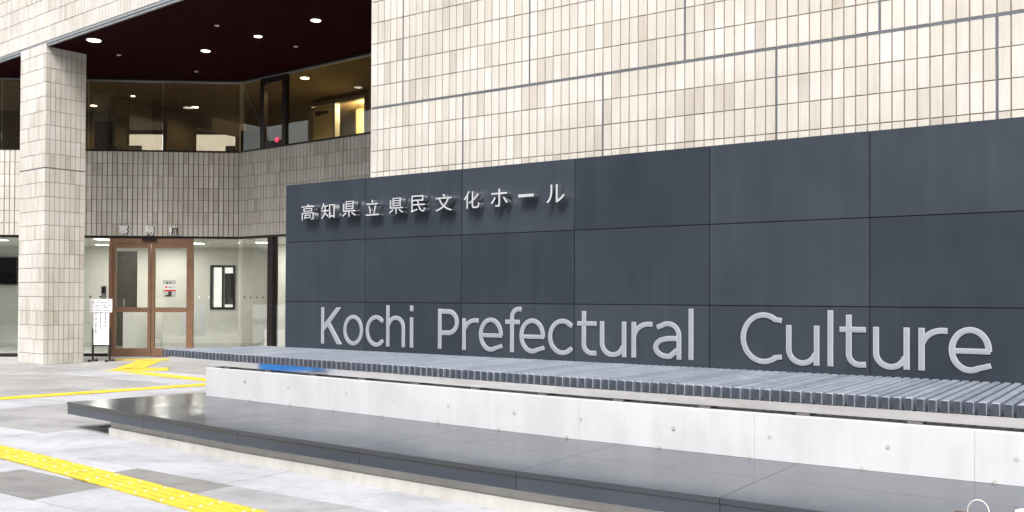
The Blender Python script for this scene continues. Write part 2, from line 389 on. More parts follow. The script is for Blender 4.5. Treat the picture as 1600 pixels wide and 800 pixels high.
for j in range(5):
    n1 = -4.05 - .57 * j
    paver(-9.4, -7.6, n1 - .57, n1, 'plight')
    for k in range(6):
        u0 = -7.6 + PW * k; paver(u0, u0 + PW, n1 - .57, n1, 'pdark' if (k, j) in ((0, 0),) else 'plight' if (j + k) % 3 else 'pmid')
rows = [-4.6, -4.05, -3.48] + [-3.48 + .585 * k for k in range(1, 9)] + [1.9, 2.6] + [2.6 + .6 * k for k in range(1, 5)]
cols = [-9.4 - 1.2 * k for k in range(0, 11)]
for a, b in zip(rows, rows[1:]):
    for d, c in zip(cols, cols[1:]):
        light = (-13.1 < (c + d) / 2 < -11.9) or (1.15 < (a + b) / 2 < 2.6 and c > -16.7)
        light = light or (-4.05 <= a < -3.4)
        paver(c, d, a, b, 'plight' if light else 'pgrey')
for a, b in ((1.2, 1.9), (1.9, 2.6), (2.6, 3.2), (3.2, 3.8)):
    pass

# ------------------------------------------------------------ tactile paving
def tactile_strip(name, pts, width, seg, label, group='yellow tactile paving', studs=True):
    """pts: centre line in FS coordinates"""
    u0, n0 = pts[0]; T = Thing(name, FS, (u0, n0, 0), label, 'tactile paving', group)
    P = [Vector((a, b, 0)) for a, b in pts]; L = [0]
    for a, b in zip(P, P[1:]): L.append(L[-1] + (b - a).length)
    def at(s):
        for i in range(len(P) - 1):
            if s <= L[i + 1] or i == len(P) - 2:
                d = (P[i + 1] - P[i]).normalized(); return P[i] + d * (s - L[i]), Vector((-d.y, d.x, 0))
    s = 0.0
    while s < L[-1] - .05:
        e = min(s + seg, L[-1]); a, na = at(s + .004); b, nb = at(e - .004); h = width / 2
        mb = MB(); q = [a - na * h, b - nb * h, b + nb * h, a + na * h]; z0, z1 = .002, .008
        mb.hexa([(v.x, v.y, z0) for v in q], [(v.x, v.y, z1) for v in q])
        for k in range(4):
            o = (-.375 + .25 * k) * width; r_ = width * .062; f0, f1 = .025, .975
            d = b - a; a1, b1 = a + d * f0, a + d * f1
            bt = [a1 + na * (o - r_), b1 + nb * (o - r_), b1 + nb * (o + r_), a1 + na * (o + r_)]
            tp = [a1 + d * .012 + na * (o - r_ * .6), b1 - d * .012 + nb * (o - r_ * .6), b1 - d * .012 + nb * (o + r_ * .6), a1 + d * .012 + na * (o + r_ * .6)]
            mb.hexa([(v.x, v.y, z1 - .001) for v in bt], [(v.x, v.y, .0135) for v in tp], 1)
        t_ = T.part('tile', mb, ['yellow2', 'yellow'])
        if studs:
            mb = MB()
            for k in range(4):
                o = (-.375 + .25 * k) * width; v = a + na * o; mb.cyl((v.x, v.y, .0085), .016, .0045, seg=8, r2=.012)
            T.part('rivets', mb, 'white', parent=t_, kind='stuff')
        s = e
    return T
tactile_strip('tactile_strip', [(-11.8, -3.45), (-9.0, -3.70), (-8.25 + .4, -3.79), (-7.0, -3.87), (-6.1, -3.965), (-5.3, -4.05), (-3.0, -4.2), (-.5, -4.25)], .30, .364, 'long yellow tactile strip with rows of white rivets in front of the granite step')
tactile_strip('tactile_strip', [(-13.35, -4.2), (-12.95, -1.54), (-12.5, 1.36), (-12.4, 1.95)], .31, .36, 'yellow tactile strip running from the end of the bench across grey paving', studs=False)
tactile_strip('tactile_strip', [(-15.6, 2.16), (-13.28, 1.95), (-12.2, 1.86)], .30, .36, 'short yellow tactile strip from the door crossing to behind the bench', studs=False)
def warning_block(name, quad, label, nx, ny):
    cu = sum(q[0] for q in quad) / 4; cn = sum(q[1] for q in quad) / 4
    T = Thing(name, FS, (cu, cn, 0), label, 'tactile paving', 'yellow tactile paving')
    Q = [Vector((a, b, 0)) for a, b in quad]
    at = lambda s, t: (Q[0] * (1 - s) + Q[1] * s) * (1 - t) + (Q[3] * (1 - s) + Q[2] * s) * t
    for i in range(nx):
        for j in range(ny):
            g_ = .004; c = [at((i + g_) / nx, (j + g_) / ny), at((i + 1 - g_) / nx, (j + g_) / ny), at((i + 1 - g_) / nx, (j + 1 - g_) / ny), at((i + g_) / nx, (j + 1 - g_) / ny)]
            mb = MB(); mb.hexa([(v.x, v.y, .002) for v in c], [(v.x, v.y, .0075) for v in c])
            for a in range(4):
                for b in range(4):
                    v = at((i + (a + .5) / 4) / nx, (j + (b + .5) / 4) / ny); mb.cyl((v.x, v.y, .007), .016, .006, seg=8, r2=.010)
            T.part('tile', mb, 'yellow')
def pxz(x, y):      # plan point of the door crossing, from survey offsets in the FW frame
    return (x, y)
def toFS(x, y):
    d = Vector((x, y, 0)) - FS.o; return (d.dot(FS.ex), d.dot(FS.ey))
warning_block('tactile_crossing', [toFS(-7.55, 17.45), toFS(-6.4, 17.65), toFS(-6.62, 18.35), toFS(-7.35, 18.25)], 'yellow dotted tactile block where two strips meet before the brown door', 3, 2)
warning_block('tactile_crossing', [toFS(-7.5, 17.75), toFS(-7.05, 18.2), toFS(-7.55, 20.55), toFS(-8.05, 20.5)], 'yellow dotted tactile path leading up to the brown glass door', 1, 7)
warning_block('tactile_crossing', [toFS(-8.75, 20.35), toFS(-6.9, 20.5), toFS(-6.95, 21.0), toFS(-8.8, 20.85)], 'yellow dotted tactile bar lying right before the brown door sill', 6, 1)

# ------------------------------------------------------------ the hall
HALL = Thing('concert_hall', FS, (-9.15, TW, 0), 'beige tiled concert hall with dark canopy over a glazed entrance', 'building')
FSx = FS
# lower tiled wall (backing)
TL, TRR = -9.154, 1.5
mb = MB(); mb.box(TL + .02, TRR, TW + .012, TW + 9, 0, 6.43)
wall = HALL.part('tiled_wall', mb, 'mortar')
tile_me = []
for k in range(8):
    t = MB(); t.tile(0, 0, TP - JV, TR - JH)
    for i in range(8, 12):
        x, y, z = t.v[i]; t.v[i] = (x, y + random.uniform(-.0012, .0012), z)
    tile_me.append(t.mesh('tile', 'tile'))
BAND = 4.02
cells = []
for k in range(-5, 88):
    for j in range(-6, 9):
        u = -8.578 + TP * k
        z = BAND + .012 + TR * j if j >= 0 else BAND - .012 + TR * j
        cells.append((u, z, k, j))
def visible(u, z):
    ztop = 5.54 - (u + 9.17) * .1765
    return -9.2 < u < -1.0 and z < ztop and z + TR > 3.10
vis = sorted([c for c in cells if visible(c[0], c[1])], key=lambda c: -c[0])[:300]
vs_ = set(vis); js = MB()
for c in cells:
    u, z, k, j = c
    exp_l = (k % 18 == 0) if j >= 0 else (k % 18 == 9)
    exp_r = ((k + 1) % 18 == 0) if j >= 0 else ((k + 1) % 18 == 9)
    dy = random.uniform(-.0012, .0012)
    if c in vs_ and not (exp_l or exp_r):
        HALL.inst('tile', random.choice(tile_me), (u + JV / 2, TW + .012 + dy, z + JH / 2), wall)
    else:
        js.tile(u + JV / 2 + (.006 if exp_l else 0), z + JH / 2, TP - JV - (.006 if exp_l else 0) - (.006 if exp_r else 0), TR - JH, TW + .012 + dy)
HALL.part('tile', js, 'tile_s', wall, kind='stuff')
cj = MB()                                                      # sealant in the movement joints
cj.box(TL, TRR, TW + .004, TW + .02, BAND - .0145, BAND + .0145)
for k in range(-5, 88):
    u = -8.578 + TP * k
    if k % 18 == 0: cj.box(u - .0115, u + .0115, TW + .006, TW + .02, BAND + .015, 6.5)
    if k % 18 == 9: cj.box(u - .0115, u + .0115, TW + .006, TW + .02, 2.2, BAND - .015)
HALL.part('movement_joint', cj, 'caulk', wall)
# bullnose end of the tiled wall
mb = MB(); mb.box(TL - .02, TL + .018, TW + .014, TW + 6, 0, 6.43); HALL.part('wall_end', mb, 'tile_s', wall)

def conv(Fa, x, y, z=0):
    q = Fa.w(x, y, z) - FS.o; return (q.dot(FS.ex), q.dot(FS.ey), z)
def fmb(Fa, mb):
    mb.v = [conv(Fa, *v) for v in mb.v]; return mb

# pillar
PWL, PWR, PZ = 1.12, .84, 6.43
mb = MB(); mb.box(-PWL + .014, -.014, .014, PWR - .014, 0, PZ)
pillar = HALL.part('pillar', fmb(FF, mb), 'mortar')
npx, npy = 10, 8; tpx, tpy = PWL / npx, PWR / npy
zr = []
for j in range(-14, 9):
    z = 3.975 + .2895 * j; z0, z1 = max(z, 0), min(z + .2895, PZ + .06)
    if z1 - z0 > .03: zr.append((z0 + (.013 if j == 0 else .0045), z1 - (.013 if j == -1 else .0045)))
lm = MB()
for a, b in zr:
    for k in range(npx): lm.tile(-PWL + k * tpx + .005, a, tpx - .01, b - a, .013 + random.uniform(-.001, .001))
for a, b in zr:                                               # rear and far sides
    for k in range(npx): lm.box(-PWL + k * tpx + .005, -PWL + (k + 1) * tpx - .005, PWR - .014, PWR, a, b)
HALL.part('tile', fmb(FF, lm), 'tile_s', pillar, kind='stuff')
tcache = {}
Rz = (FF.a - FS.a) + math.pi / 2
for a, b in zr:
    for k in range(npy):
        key = round(b - a, 3)
        if key not in tcache: t = MB(); t.tile(0, 0, tpy - .011, b - a, 0, .013); tcache[key] = t.mesh('tile', 'tile')
        q = conv(FF, -.013 + random.uniform(-.001, .001), k * tpy + .0055)
        o = HALL.inst('tile', tcache[key], (q[0], q[1], a), pillar); o.rotation_euler = (0, 0, Rz)
mb = MB(); mb.box(-PWL, .0005, .0045, .012, 3.963, 3.987); mb.box(-.012, -.0045, .0, PWR, 3.963, 3.987)
HALL.part('movement_joint', fmb(FF, mb), 'caulk', pillar)

# fascia above the canopy and the storeys over it
def isect(Fa, Fb, yb):                                        # where the Fa x axis meets the line y=yb of Fb
    d = Fb.o + Fb.ey * yb - Fa.o; den = Fa.ex.dot(Fb.ey); return d.dot(Fb.ey) / den
mb = MB()
P0 = FF.w(-8, .014); P1 = FF.w(9.45, .014); P2 = FS.w(TL + .03, TW + .03); P3 = FS.w(TRR, TW + .02); P4 = Vector((14, 29.5, 0)); P5 = Vector((-15, 29.5, 0))
P2 = FS.w(TL + .05, TW + .02)
plan = [conv(FW, v.x, v.y)[:2] for v in (P0, P1, P2, P3, P4, P5)]
mb.prism(plan, 6.55, 12); upper = HALL.part('upper_storeys', mb, 'mortar')
mb = MB(); mb.prism([conv(FW, v.x, v.y)[:2] for v in (FF.w(-8, .06), FF.w(9.5, .06), FS.w(TL + .05, TW + .05), P3 + FS.ey * .05, P4, P5)], 6.43, 6.549)
soffit = HALL.part('soffit', mb, 'soffit')
js = MB()
for k in range(-68, 84):
    for j in range(0, 9):
        x = -.045 + .1135 * k; e = (k % 18 == 14)
        z = 6.53 + .2895 * j
        js.tile(x + .006 + (.009 if e else 0), z + .0045, .1135 - .012 - (.009 if e else 0), .28, .013 + random.uniform(-.001, .001))
HALL.part('tile', fmb(FF, js), 'tile_s', upper, kind='stuff')
js = MB()
for k in range(-5, 88):
    for j in range(0, 3): js.tile(-8.578 + TP * k + JV / 2, 6.56 + TR * (j + .3), TP - JV, TR - JH, TW + .012)
mb = MB(); mb.box(-8, 9.3, .008, .055, 6.478, 6.528); mb.box(-8, 9.3, .02, .058, 6.432, 6.470)
HALL.part('drip_trim', fmb(FF, mb), 'trim', upper)
mb = MB(); mb.box(-8, 9.3, .03, .052, 6.469, 6.479); HALL.part('drip_groove', fmb(FF, mb), 'darkframe', upper)

# parapet of the upper floor: entrance facade and angled facade
PB, PT = 2.77, 4.72
mb = MB(); mb.box(-9.5, -.004, .014, .25, PB, PT); parapet = HALL.part('parapet', fmb(FD, mb), 'mortar')
mb = MB(); mb.box(.004, 9.5, .014, .25, PB, PT); parapet2 = HALL.part('parapet', fmb(FA, mb), 'mortar')
nrow = 7; ph = (PT - PB) / nrow
tm = [];
for k in range(2):
    t = MB(); t.tile(0, 0, .1145 - .020, ph - .010, 0, .016); tm.append(t.mesh('tile', 'tile'))
RzD = FD.a - FS.a; js = MB()
for k in range(82):
    for j in range(nrow):
        x = -.1145 * (k + 1); e = k in (3, 20, 37)
        if k < 31 and not e:
            q = conv(FD, x + .010, .014 + random.uniform(-.001, .001)); o = HALL.inst('tile', random.choice(tm), (q[0], q[1], PB + ph * j + .005), parapet); o.rotation_euler = (0, 0, RzD)
        else: js.tile(x + .010 + (.006 if e else 0), PB + ph * j + .005, .1145 - .02 - (.006 if e else 0), ph - .01, .014, .016)
HALL.part('tile', fmb(FD, js), 'tile_s', parapet, kind='stuff')
js = MB()
for k in range(83):
    for j in range(nrow):
        e = k in (13, 31, 49); js.tile(.1145 * k + .006 + (.012 if e else 0), PB + ph * j + .005, .1145 - .012 - (.012 if e else 0), ph - .010, .014 + random.uniform(-.001, .001), .014)
HALL.part('tile', fmb(FA, js), 'tile_s', parapet2, kind='stuff')
mb = MB()
for F_, x0, x1 in ((FD, -9.5, .01), (FA, -.01, 9.5)):
    q = MB(); q.box(x0, x1, -.01, .26, PT, PT + .035); q.box(x0, x1, .004, .26, PB - .045, PB); fmb(F_, q)
    HALL.part('coping', q, 'darkframe', parapet if F_ is FD else parapet2)

# upper glazing
for F_, xs in ((FD, [(-9.5, -5.4), (-5.38, -3.46), (-3.44, -1.78), (-1.76, -.02)]), (FA, [(.02, .69), (.83, 1.47), (1.60, 3.845), (3.855, 5.6), (5.62, 9.4)])):
    for a, b in xs:
        q = MB(); q.box(a, b, .10, .112, PT + .036, 6.34); HALL.part('upper_window', fmb(F_, q), 'glass_up')
    q = MB(); q.box(-9.5 if F_ is FD else 0, 0 if F_ is FD else 9.4, .085, .125, 6.345, 6.385); HALL.part('head_trim', fmb(F_, q), 'trim')
    q = MB(); q.box(-9.5 if F_ is FD else 0, 0 if F_ is FD else 9.4, .09, .12, 6.386, 6.43); HALL.part('head_channel', fmb(F_, q), 'darkframe')
for a, b in ((.69, .83), (1.47, 1.60)):
    q = MB(); q.box(a, b, .06, .16, PT + .036, 6.344); HALL.part('mullion', fmb(FA, q), 'darkframe')
for z0, z1 in ((PT + .037, PT + .18), (6.22, 6.343)): q = MB(); q.box(.84, 1.46, .07, .14, z0, z1); HALL.part('window_rail', fmb(FA, q), 'darkframe')

# upper interior
q = MB(); q.prism([conv(FW, x, y)[:2] for x, y in ((-15.6, 21.42), (-6.33, 22.1), (1.0, 16.4), (4, 20), (4, 28.5), (-15, 28.5))], 6.391, 6.425)
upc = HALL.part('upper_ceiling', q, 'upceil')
q = MB(); q.prism([conv(FW, x, y)[:2] for x, y in ((-15.6, 21.6), (-6.33, 22.3), (1.0, 16.6), (4, 20), (4, 28.5), (-15, 28.5))], 2.95, 3.2)
HALL.part('upper_floor', q, 'floor_in')
D = 2.4
q = MB()                                                      # inner wall with a door opening
q.box(-.55, .05 - .99, D, D + .12, 3.2, 6.39)
FAi = lambda x0, x1, y0, y1, z0, z1, mat, nm: HALL.part(nm, fmb(FA, MB().box(x0, x1, y0, y1, z0, z1)), mat)
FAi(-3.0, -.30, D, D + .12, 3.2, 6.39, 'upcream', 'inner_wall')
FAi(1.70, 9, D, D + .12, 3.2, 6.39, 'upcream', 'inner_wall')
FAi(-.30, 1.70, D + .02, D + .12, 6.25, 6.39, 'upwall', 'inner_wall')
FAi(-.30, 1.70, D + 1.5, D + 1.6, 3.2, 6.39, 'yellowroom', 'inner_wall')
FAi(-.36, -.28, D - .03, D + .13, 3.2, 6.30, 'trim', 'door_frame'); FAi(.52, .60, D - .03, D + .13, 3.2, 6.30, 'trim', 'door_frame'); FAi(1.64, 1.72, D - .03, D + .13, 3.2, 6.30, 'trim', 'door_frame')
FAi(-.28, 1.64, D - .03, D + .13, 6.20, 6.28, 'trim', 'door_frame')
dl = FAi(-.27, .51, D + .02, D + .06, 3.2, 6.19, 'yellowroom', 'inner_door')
q = MB(); q.box(-.1, .3, D - .03, D + .019, 5.98, 6.04); q.box(-.12, .0, D - .05, D + .018, 5.95, 6.07); HALL.part('door_closer', fmb(FA, q), 'darkframe', dl)
FAi(1.02, 1.2, D + .6, D + .66, 3.2, 5.95, 'upwall', 'open_door')
# far wall of the upper floor with two windows, square to the tiled wall
B0 = Vector((-9.95, 23.6, 0)); B1 = Vector((-7.79, 27.4, 0)); FB = Frame(B0.x, B0.y, math.degrees(math.atan2(B1.y - B0.y, B1.x - B0.x)))
def fb(x0, x1, z0, z1, mat='upwall', nm='inner_wall', y0=0, y1=.15): return HALL.part(nm, fmb(FB, MB().box(x0, x1, y0, y1, z0, z1)), mat)
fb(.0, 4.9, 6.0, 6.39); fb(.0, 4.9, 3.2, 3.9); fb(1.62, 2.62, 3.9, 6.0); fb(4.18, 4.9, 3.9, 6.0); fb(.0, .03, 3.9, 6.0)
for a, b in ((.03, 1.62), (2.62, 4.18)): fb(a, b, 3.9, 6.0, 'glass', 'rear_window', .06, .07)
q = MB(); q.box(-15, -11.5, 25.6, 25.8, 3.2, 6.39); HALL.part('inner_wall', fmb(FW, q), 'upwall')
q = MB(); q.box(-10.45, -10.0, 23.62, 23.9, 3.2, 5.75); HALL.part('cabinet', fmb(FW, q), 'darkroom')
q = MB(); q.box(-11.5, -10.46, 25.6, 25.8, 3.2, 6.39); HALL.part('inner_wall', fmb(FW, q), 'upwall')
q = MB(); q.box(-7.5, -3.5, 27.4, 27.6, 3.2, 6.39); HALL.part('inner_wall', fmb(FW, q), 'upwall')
q = MB(); q.box(-6.9, -6.2, 24.0, 24.2, 3.2, 5.6); HALL.part('inner_door', fmb(FW, q), 'darkroom')

# ground floor: brown door, glazing, lobby
door = HALL.part('entrance_door', fmb(FD, MB().box(-2.92, -1.04, .02, .12, 2.60, 2.72)), 'brown')
def dpart(nm, x0, x1, z0, z1, mat='brown', y0=.03, y1=.11, par=None): return HALL.part(nm, fmb(FD, MB().box(x0, x1, y0, y1, z0, z1)), mat, par or door)
dpart('jamb', -2.93, -2.85, 0, 2.599, y0=.015, y1=.125); dpart('jamb', -1.11, -1.03, 0, 2.599, y0=.015, y1=.125)
dpart('sill', -2.849, -1.111, 0, .03, y0=.01, y1=.13)
for a, b in ((-2.845, -1.99), (-1.97, -1.115)):
    l = .066
    dpart('stile', a, a + l, .035, 2.595); dpart('stile', b - l, b, .035, 2.595)
    dpart('rail', a + l, b - l, .035, .19); dpart('rail', a + l, b - l, 2.50, 2.595); dpart('rail', a + l, b - l, 1.02, 1.13)
    dpart('pane', a + l, b - l, .19, 1.02, 'glass', .062, .07); dpart('pane', a + l, b - l, 1.13, 2.50, 'glass', .062, .07)
dpart('door_sensor', -2.17, -1.86, 2.66, 2.735, 'black', -.05, .019)
for nm, F_, a, b in (('glass_wall', FD, -9.5, -5.4), ('glass_wall', FD, -5.39, -2.955), ('glass_wall', FD, -1.005, -.005), ('glass_wall', FA, .01, 1.07), ('glass_wall', FA, 1.25, 3.2), ('glass_wall', FA, 3.21, 8)):
    gw = HALL.part(nm, fmb(F_, MB().box(a, b, .06, .072, .07, PB - .046)), 'glass')
    HALL.part('floor_channel', fmb(F_, MB().box(a, b, .03, .10, 0, .069)), 'darkframe', gw)
    if F_ is FD and b > -6:
        xs = [-3.35, -3.13] if b < -2 else [-.9, -.68]; mt = 'ink' if b < -2 else 'white'
    elif F_ is FA and a < 1: xs = [.17, .40, .63, .86]; mt = 'ink'
    else: continue
    q = MB()
    for x in xs: q.cyl((x, .052, 1.37), .022, .006, 'y', 12)
    HALL.part('marker_dot', fmb(F_, q), mt, gw)
HALL.part('mullion', fmb(FA, MB().box(1.07, 1.25, .0, .16, 0, PB - .046)), 'darkframe')
q = MB(); q.prism([conv(FW, x, y)[:2] for x, y in ((-15.8, 21.45), (-6.33, 22.08), (1.0, 16.35), (4, 20), (4, 27), (-16, 25.8))], 0.004, .012); HALL.part('lobby_floor', q, 'floor_in')
q = MB(); q.prism([conv(FW, x, y)[:2] for x, y in ((-15.8, 21.6), (-6.33, 22.25), (1.0, 16.5), (4, 20), (4, 27), (-16, 25.8))], 2.74, 2.80); HALL.part('lobby_ceiling', q, 'ceil')
def lw(x0, x1, z0, z1, mat='cream', nm='lobby_wall', y0=4.4, y1=4.55, par=None): return HALL.part(nm, fmb(FD, MB().box(x0, x1, y0, y1, z0, z1)), mat, par)
lw(-9.5, -4.43, .012, 2.74); lw(-4.43, -3.72, 2.62, 2.74); lw(-3.72, -1.74, .012, 2.74); lw(-1.74, -1.06, .012, 1.03); lw(-1.74, -1.06, 2.25, 2.74); lw(-1.06, 3.5, .012, 2.74)
lw(-9.5, -4.44, .012, .10, 'signgrey', 'baseboard', 4.38, 4.399); lw(-3.71, 3.5, .012, .10, 'signgrey', 'baseboard', 4.38, 4.399)
idr = lw(-4.43, -3.72, .012, 2.62, 'darkroom', 'lobby_door', 4.46, 4.52); lw(-4.10, -4.07, .9, 1.3, 'trim', 'handle', 4.42, 4.459, idr)
lw(-4.0, -3.72, .02, .5, 'signgrey', 'kick_plate', 4.445, 4.459, idr)
wn = lw(-1.74, -1.06, 1.03, 1.09, 'black', 'lobby_window', 4.37, 4.54); lw(-1.74, -1.06, 2.19, 2.25, 'black', 'window_frame', 4.37, 4.54, wn)
lw(-1.74, -1.68, 1.09, 2.19, 'black', 'window_frame', 4.37, 4.54, wn); lw(-1.12, -1.06, 1.09, 2.19, 'black', 'window_frame', 4.37, 4.54, wn); lw(-1.425, -1.375, 1.09, 2.19, 'black', 'window_frame', 4.38, 4.53, wn)
lw(-1.68, -1.425, 1.09, 2.19, 'glass', 'pane', 4.45, 4.46, wn); lw(-1.375, -1.12, 1.09, 2.19, 'glass', 'pane', 4.45, 4.46, wn)
lw(-3.72, -3.4, .012, 1.0, 'white', 'counter', 3.3, 4.37)
q = MB(); q.box(-1.6, 3.0, 2.2, 2.32, .012, 2.74); HALL.part('lobby_wall', fmb(FA, q), 'cream')
q = MB(); q.box(-1.5, -.6, 1.9, 2.0, .012, .55); HALL.part('reception_panel', fmb(FA, q), 'white')
q = MB(); q.box(-9.5, 5, 9.5, 9.7, 0, 2.7); 

# characters over the door
def text_mesh(body, w_, h_, ext, mats, name, bold=.0):
    cu = bpy.data.curves.new('tmp', 'FONT'); cu.body = body; cu.extrude = .5; cu.resolution_u = 3; cu.offset = bold
    o = bpy.data.objects.new('tmp', cu); COL.objects.link(o)
    dg = bpy.context.evaluated_depsgraph_get(); me = bpy.data.meshes.new_from_object(o.evaluated_get(dg)); bpy.data.objects.remove(o); bpy.data.curves.remove(cu)
    vs2 = me.vertices; x0 = min(v.co.x for v in vs2); x1 = max(v.co.x for v in vs2); y0 = min(v.co.y for v in vs2); y1 = max(v.co.y for v in vs2)
    for v in vs2:
        x, y, z = v.co
        v.co = ((x - x0) / (x1 - x0) * w_, -(z + .5) * ext, (y - y0) / (y1 - y0) * h_)
    me.materials.clear()
    for q in mats: me.materials.append(M[q])
    if len(mats) > 1:
        me.update()
        for pl in me.polygons: pl.material_index = 0 if pl.normal.y < -.9 else 1
    me.name = name; return me
for ch, x in (('事', -2.70), ('務', -2.11), ('棟', -1.58)):
    me = text_mesh(ch, .22, .22, .05, ['white', 'ink'], 'character', .03)  # dark sides paint in the shadow around each raised character
    q = conv(FD, x, -.004); o = HALL.inst('character', me, (q[0], q[1], 2.80), parapet); o.rotation_euler = (0, 0, FD.a - FS.a)

# ------------------------------------------------------------ lamps
def downlight(name, x, y, z, r, mat, label, cat, group, watt=0, col=(1, .93, .8)):
    T = Thing(name, FW, (x, y, z), label, cat, group)
    mb = MB(); mb.cyl((x, y, z - .012), r * 1.15, .02, seg=20, r2=r * 1.15); T.part('rim', mb, 'trim')
    mb = MB(); mb.cyl((x, y, z - .018), r, .01, seg=20); T.part('lens', mb, mat)
    if watt:
        l = bpy.data.lights.new('glow', 'SPOT'); l.energy = watt; l.color = col; l.shadow_soft_size = r; l.spot_size = R(150); l.spot_blend = .8
        o = bpy.data.objects.new('glow', l); COL.objects.link(o); o.parent = T.root; o.location = (0, 0, -.03)
for x, y, r, lb in ((-8.25, 18.58, .13, 'large round downlight in the maroon soffit right beside the tiled pillar'), (-6.3, 19.35, .09, 'round downlight in the maroon soffit midway between the pillar and the angled window'), (-4.93, 18.25, .075, 'domed white fitting in the maroon soffit between two round downlights'), (-3.59, 17.17, .09, 'round downlight in the maroon soffit closest to the sunlit tiled wall')):
    downlight('soffit_lamp', x, y, 6.43, r, 'lamp_soft', lb, 'lamp', 'downlights in the canopy soffit')
for x, y, lb in ((-5.5, 17.53, 'tiny white sprinkler rose in the soffit near the front fascia edge'), (-8.23, 19.72, 'tiny white sprinkler rose in the soffit behind the downlight by the pillar'), (-4.37, 18.99, 'tiny white sprinkler rose in the soffit before the mullioned upper window'), (-7.09, 21.15, 'tiny white sprinkler rose in the soffit close above the upper window front')):
    downlight('sprinkler_head', x, y, 6.43, .04, 'white', lb, 'sprinkler', 'small sprinkler heads in the canopy soffit')
for x, y, wt, r, lb in ((-11.0, 24.8, 40, .08, 'glaring warm lamp behind the upper window right beside the pillar'), (-9.48, 23.58, 0, .05, 'small faint warm lamp on the upper ceiling above the first rear window'), (-8.38, 24.93, 25, .085, 'warm round lamp on the upper ceiling between the two rear windows'), (-8.86, 27.0, 25, .085, 'warm round lamp just above the second rear window of the upper floor'), (-4.75, 21.55, 260, .10, 'bright warm lamp on the upper ceiling before the pale inner door')):
    downlight('ceiling_lamp', x, y, 6.39, r, 'lamp_warm', lb, 'lamp', 'warm lamps on the upper floor', wt, (1, .8, .5))
l = bpy.data.lights.new('glow', 'POINT'); l.energy = 230; l.color = (1, .86, .55); l.shadow_soft_size = .1
T = Thing('ceiling_lamp', FA, (.9, D + .9, 6.3), 'warm lamp lighting the pale room behind the upper door', 'lamp')
q = MB(); q.cyl((.9, D + .9, 6.32), .09, .05, seg=16); T.part('lens', q, 'lamp_warm'); o = bpy.data.objects.new('glow', l); COL.objects.link(o); o.parent = T.root; o.location = (0, 0, -.05)
for x, y, lb in ((-9.73, 22.45, 'flat square ceiling light just inside the glass between pillar and brown door'), (-10.75, 24.84, 'flat square ceiling light deeper in the lobby between pillar and brown door'), (-12.4, 22.9, 'flat square lobby ceiling light above the black wall screen'), (-7.99, 24.02, 'flat square lobby ceiling light just beside the brown door frame'), (-6.2, 23.5, 'flat square lobby ceiling light behind the angled glass with black dots'), (-4.2, 22.6, 'flat square lobby ceiling light hidden behind the dark sign wall'), (-9.3, 25.2, 'flat square lobby ceiling light behind the brown door')):
    T = Thing('ceiling_light', FD, ((Vector((x, y, 0)) - FD.o).dot(FD.ex), (Vector((x, y, 0)) - FD.o).dot(FD.ey), 2.735), lb, 'lamp', 'rectangular lobby ceiling lights')
    a, b, c = T.base
    q = MB(); q.box(a - .14, a + .14, b - .14, b + .14, c - .012, c); T.part('diffuser', q, 'lamp_white')
    q = MB(); q.box(a - .16, a + .16, b - .16, b + .16, c - .006, c + .002); T.part('frame', q, 'white')
    l = bpy.data.lights.new('glow', 'AREA'); l.energy = 16; l.size = .3; l.color = (1, .97, .9); o = bpy.data.objects.new('glow', l); COL.objects.link(o); o.parent = T.root; o.location = (0, 0, -.02)
q = MB()
for i in range(6):
    a0, a1 = math.pi * i / 6, math.pi * (i + 1) / 6
q.cyl((1.29, .05, 4.90), .045, .02, 'y', 14); q.cyl((1.29, .07, 4.90), .052, .012, 'y', 14)
single('alarm_lamp', FA, (1.29, .05, 4.85), q, 'lamp_red', 'small glowing red round lamp at the foot of an upper window', 'lamp')

# ------------------------------------------------------------ sign wall
SL, SR_, ST = -9.075, 2.2, 2.787
SIGN = Thing('sign_wall', FS, (SL, 0, 0), 'long dark slate sign wall with raised silver lettering behind the bench', 'sign wall')
q = MB(); q.box(SL + .015, SR_, .014, .32, 0, ST - .006); SIGN.part('core', q, 'black')
us = [SL, -7.723, -6.295, -4.876, -3.446, -2.043, -.62, .80, 2.21]; zs = [ST, 2.07, 1.335, .60, .05]
for a, b in zip(us, us[1:]):
    for t, bo in zip(zs, zs[1:]):
        q = MB(); g_ = .004; q.box(a + g_, b - g_, random.uniform(-.001, .001), .013, bo + g_, t - g_); SIGN.part('panel', q, 'panel')
q = MB(); q.box(SL, SL + .014, .0, .33, .05, ST - .004); SIGN.part('end_panel', q, 'panel')
# kanji
for ch, x0, x1, z0, z1 in (('高', -8.689, -8.465, 2.324, 2.513), ('知', -8.346, -8.119, 2.325, 2.511), ('県', -7.995, -7.776, 2.332, 2.515), ('立', -7.615, -7.414, 2.33, 2.509), ('県', -7.259, -7.047, 2.334, 2.511), ('民', -6.935, -6.73, 2.334, 2.521), ('文', -6.577, -6.354, 2.329, 2.515), ('化', -6.19, -5.984, 2.338, 2.526), ('ホ', -5.835, -5.621, 2.34, 2.525), ('ー', -5.486, -5.297, 2.420, 2.452), ('ル', -5.144, -4.93, 2.343, 2.527)):
    SIGN.inst('character', text_mesh(ch, x1 - x0, z1 - z0, .08, ['kanji', 'chrome'], 'character'), (x0, -.022, z0))
    q = MB(); q.cyl(((x0 + x1) / 2, -.03, (z0 + z1) / 2), .008, .03, 'y', 8); SIGN.part('standoff', q, 'chrome')
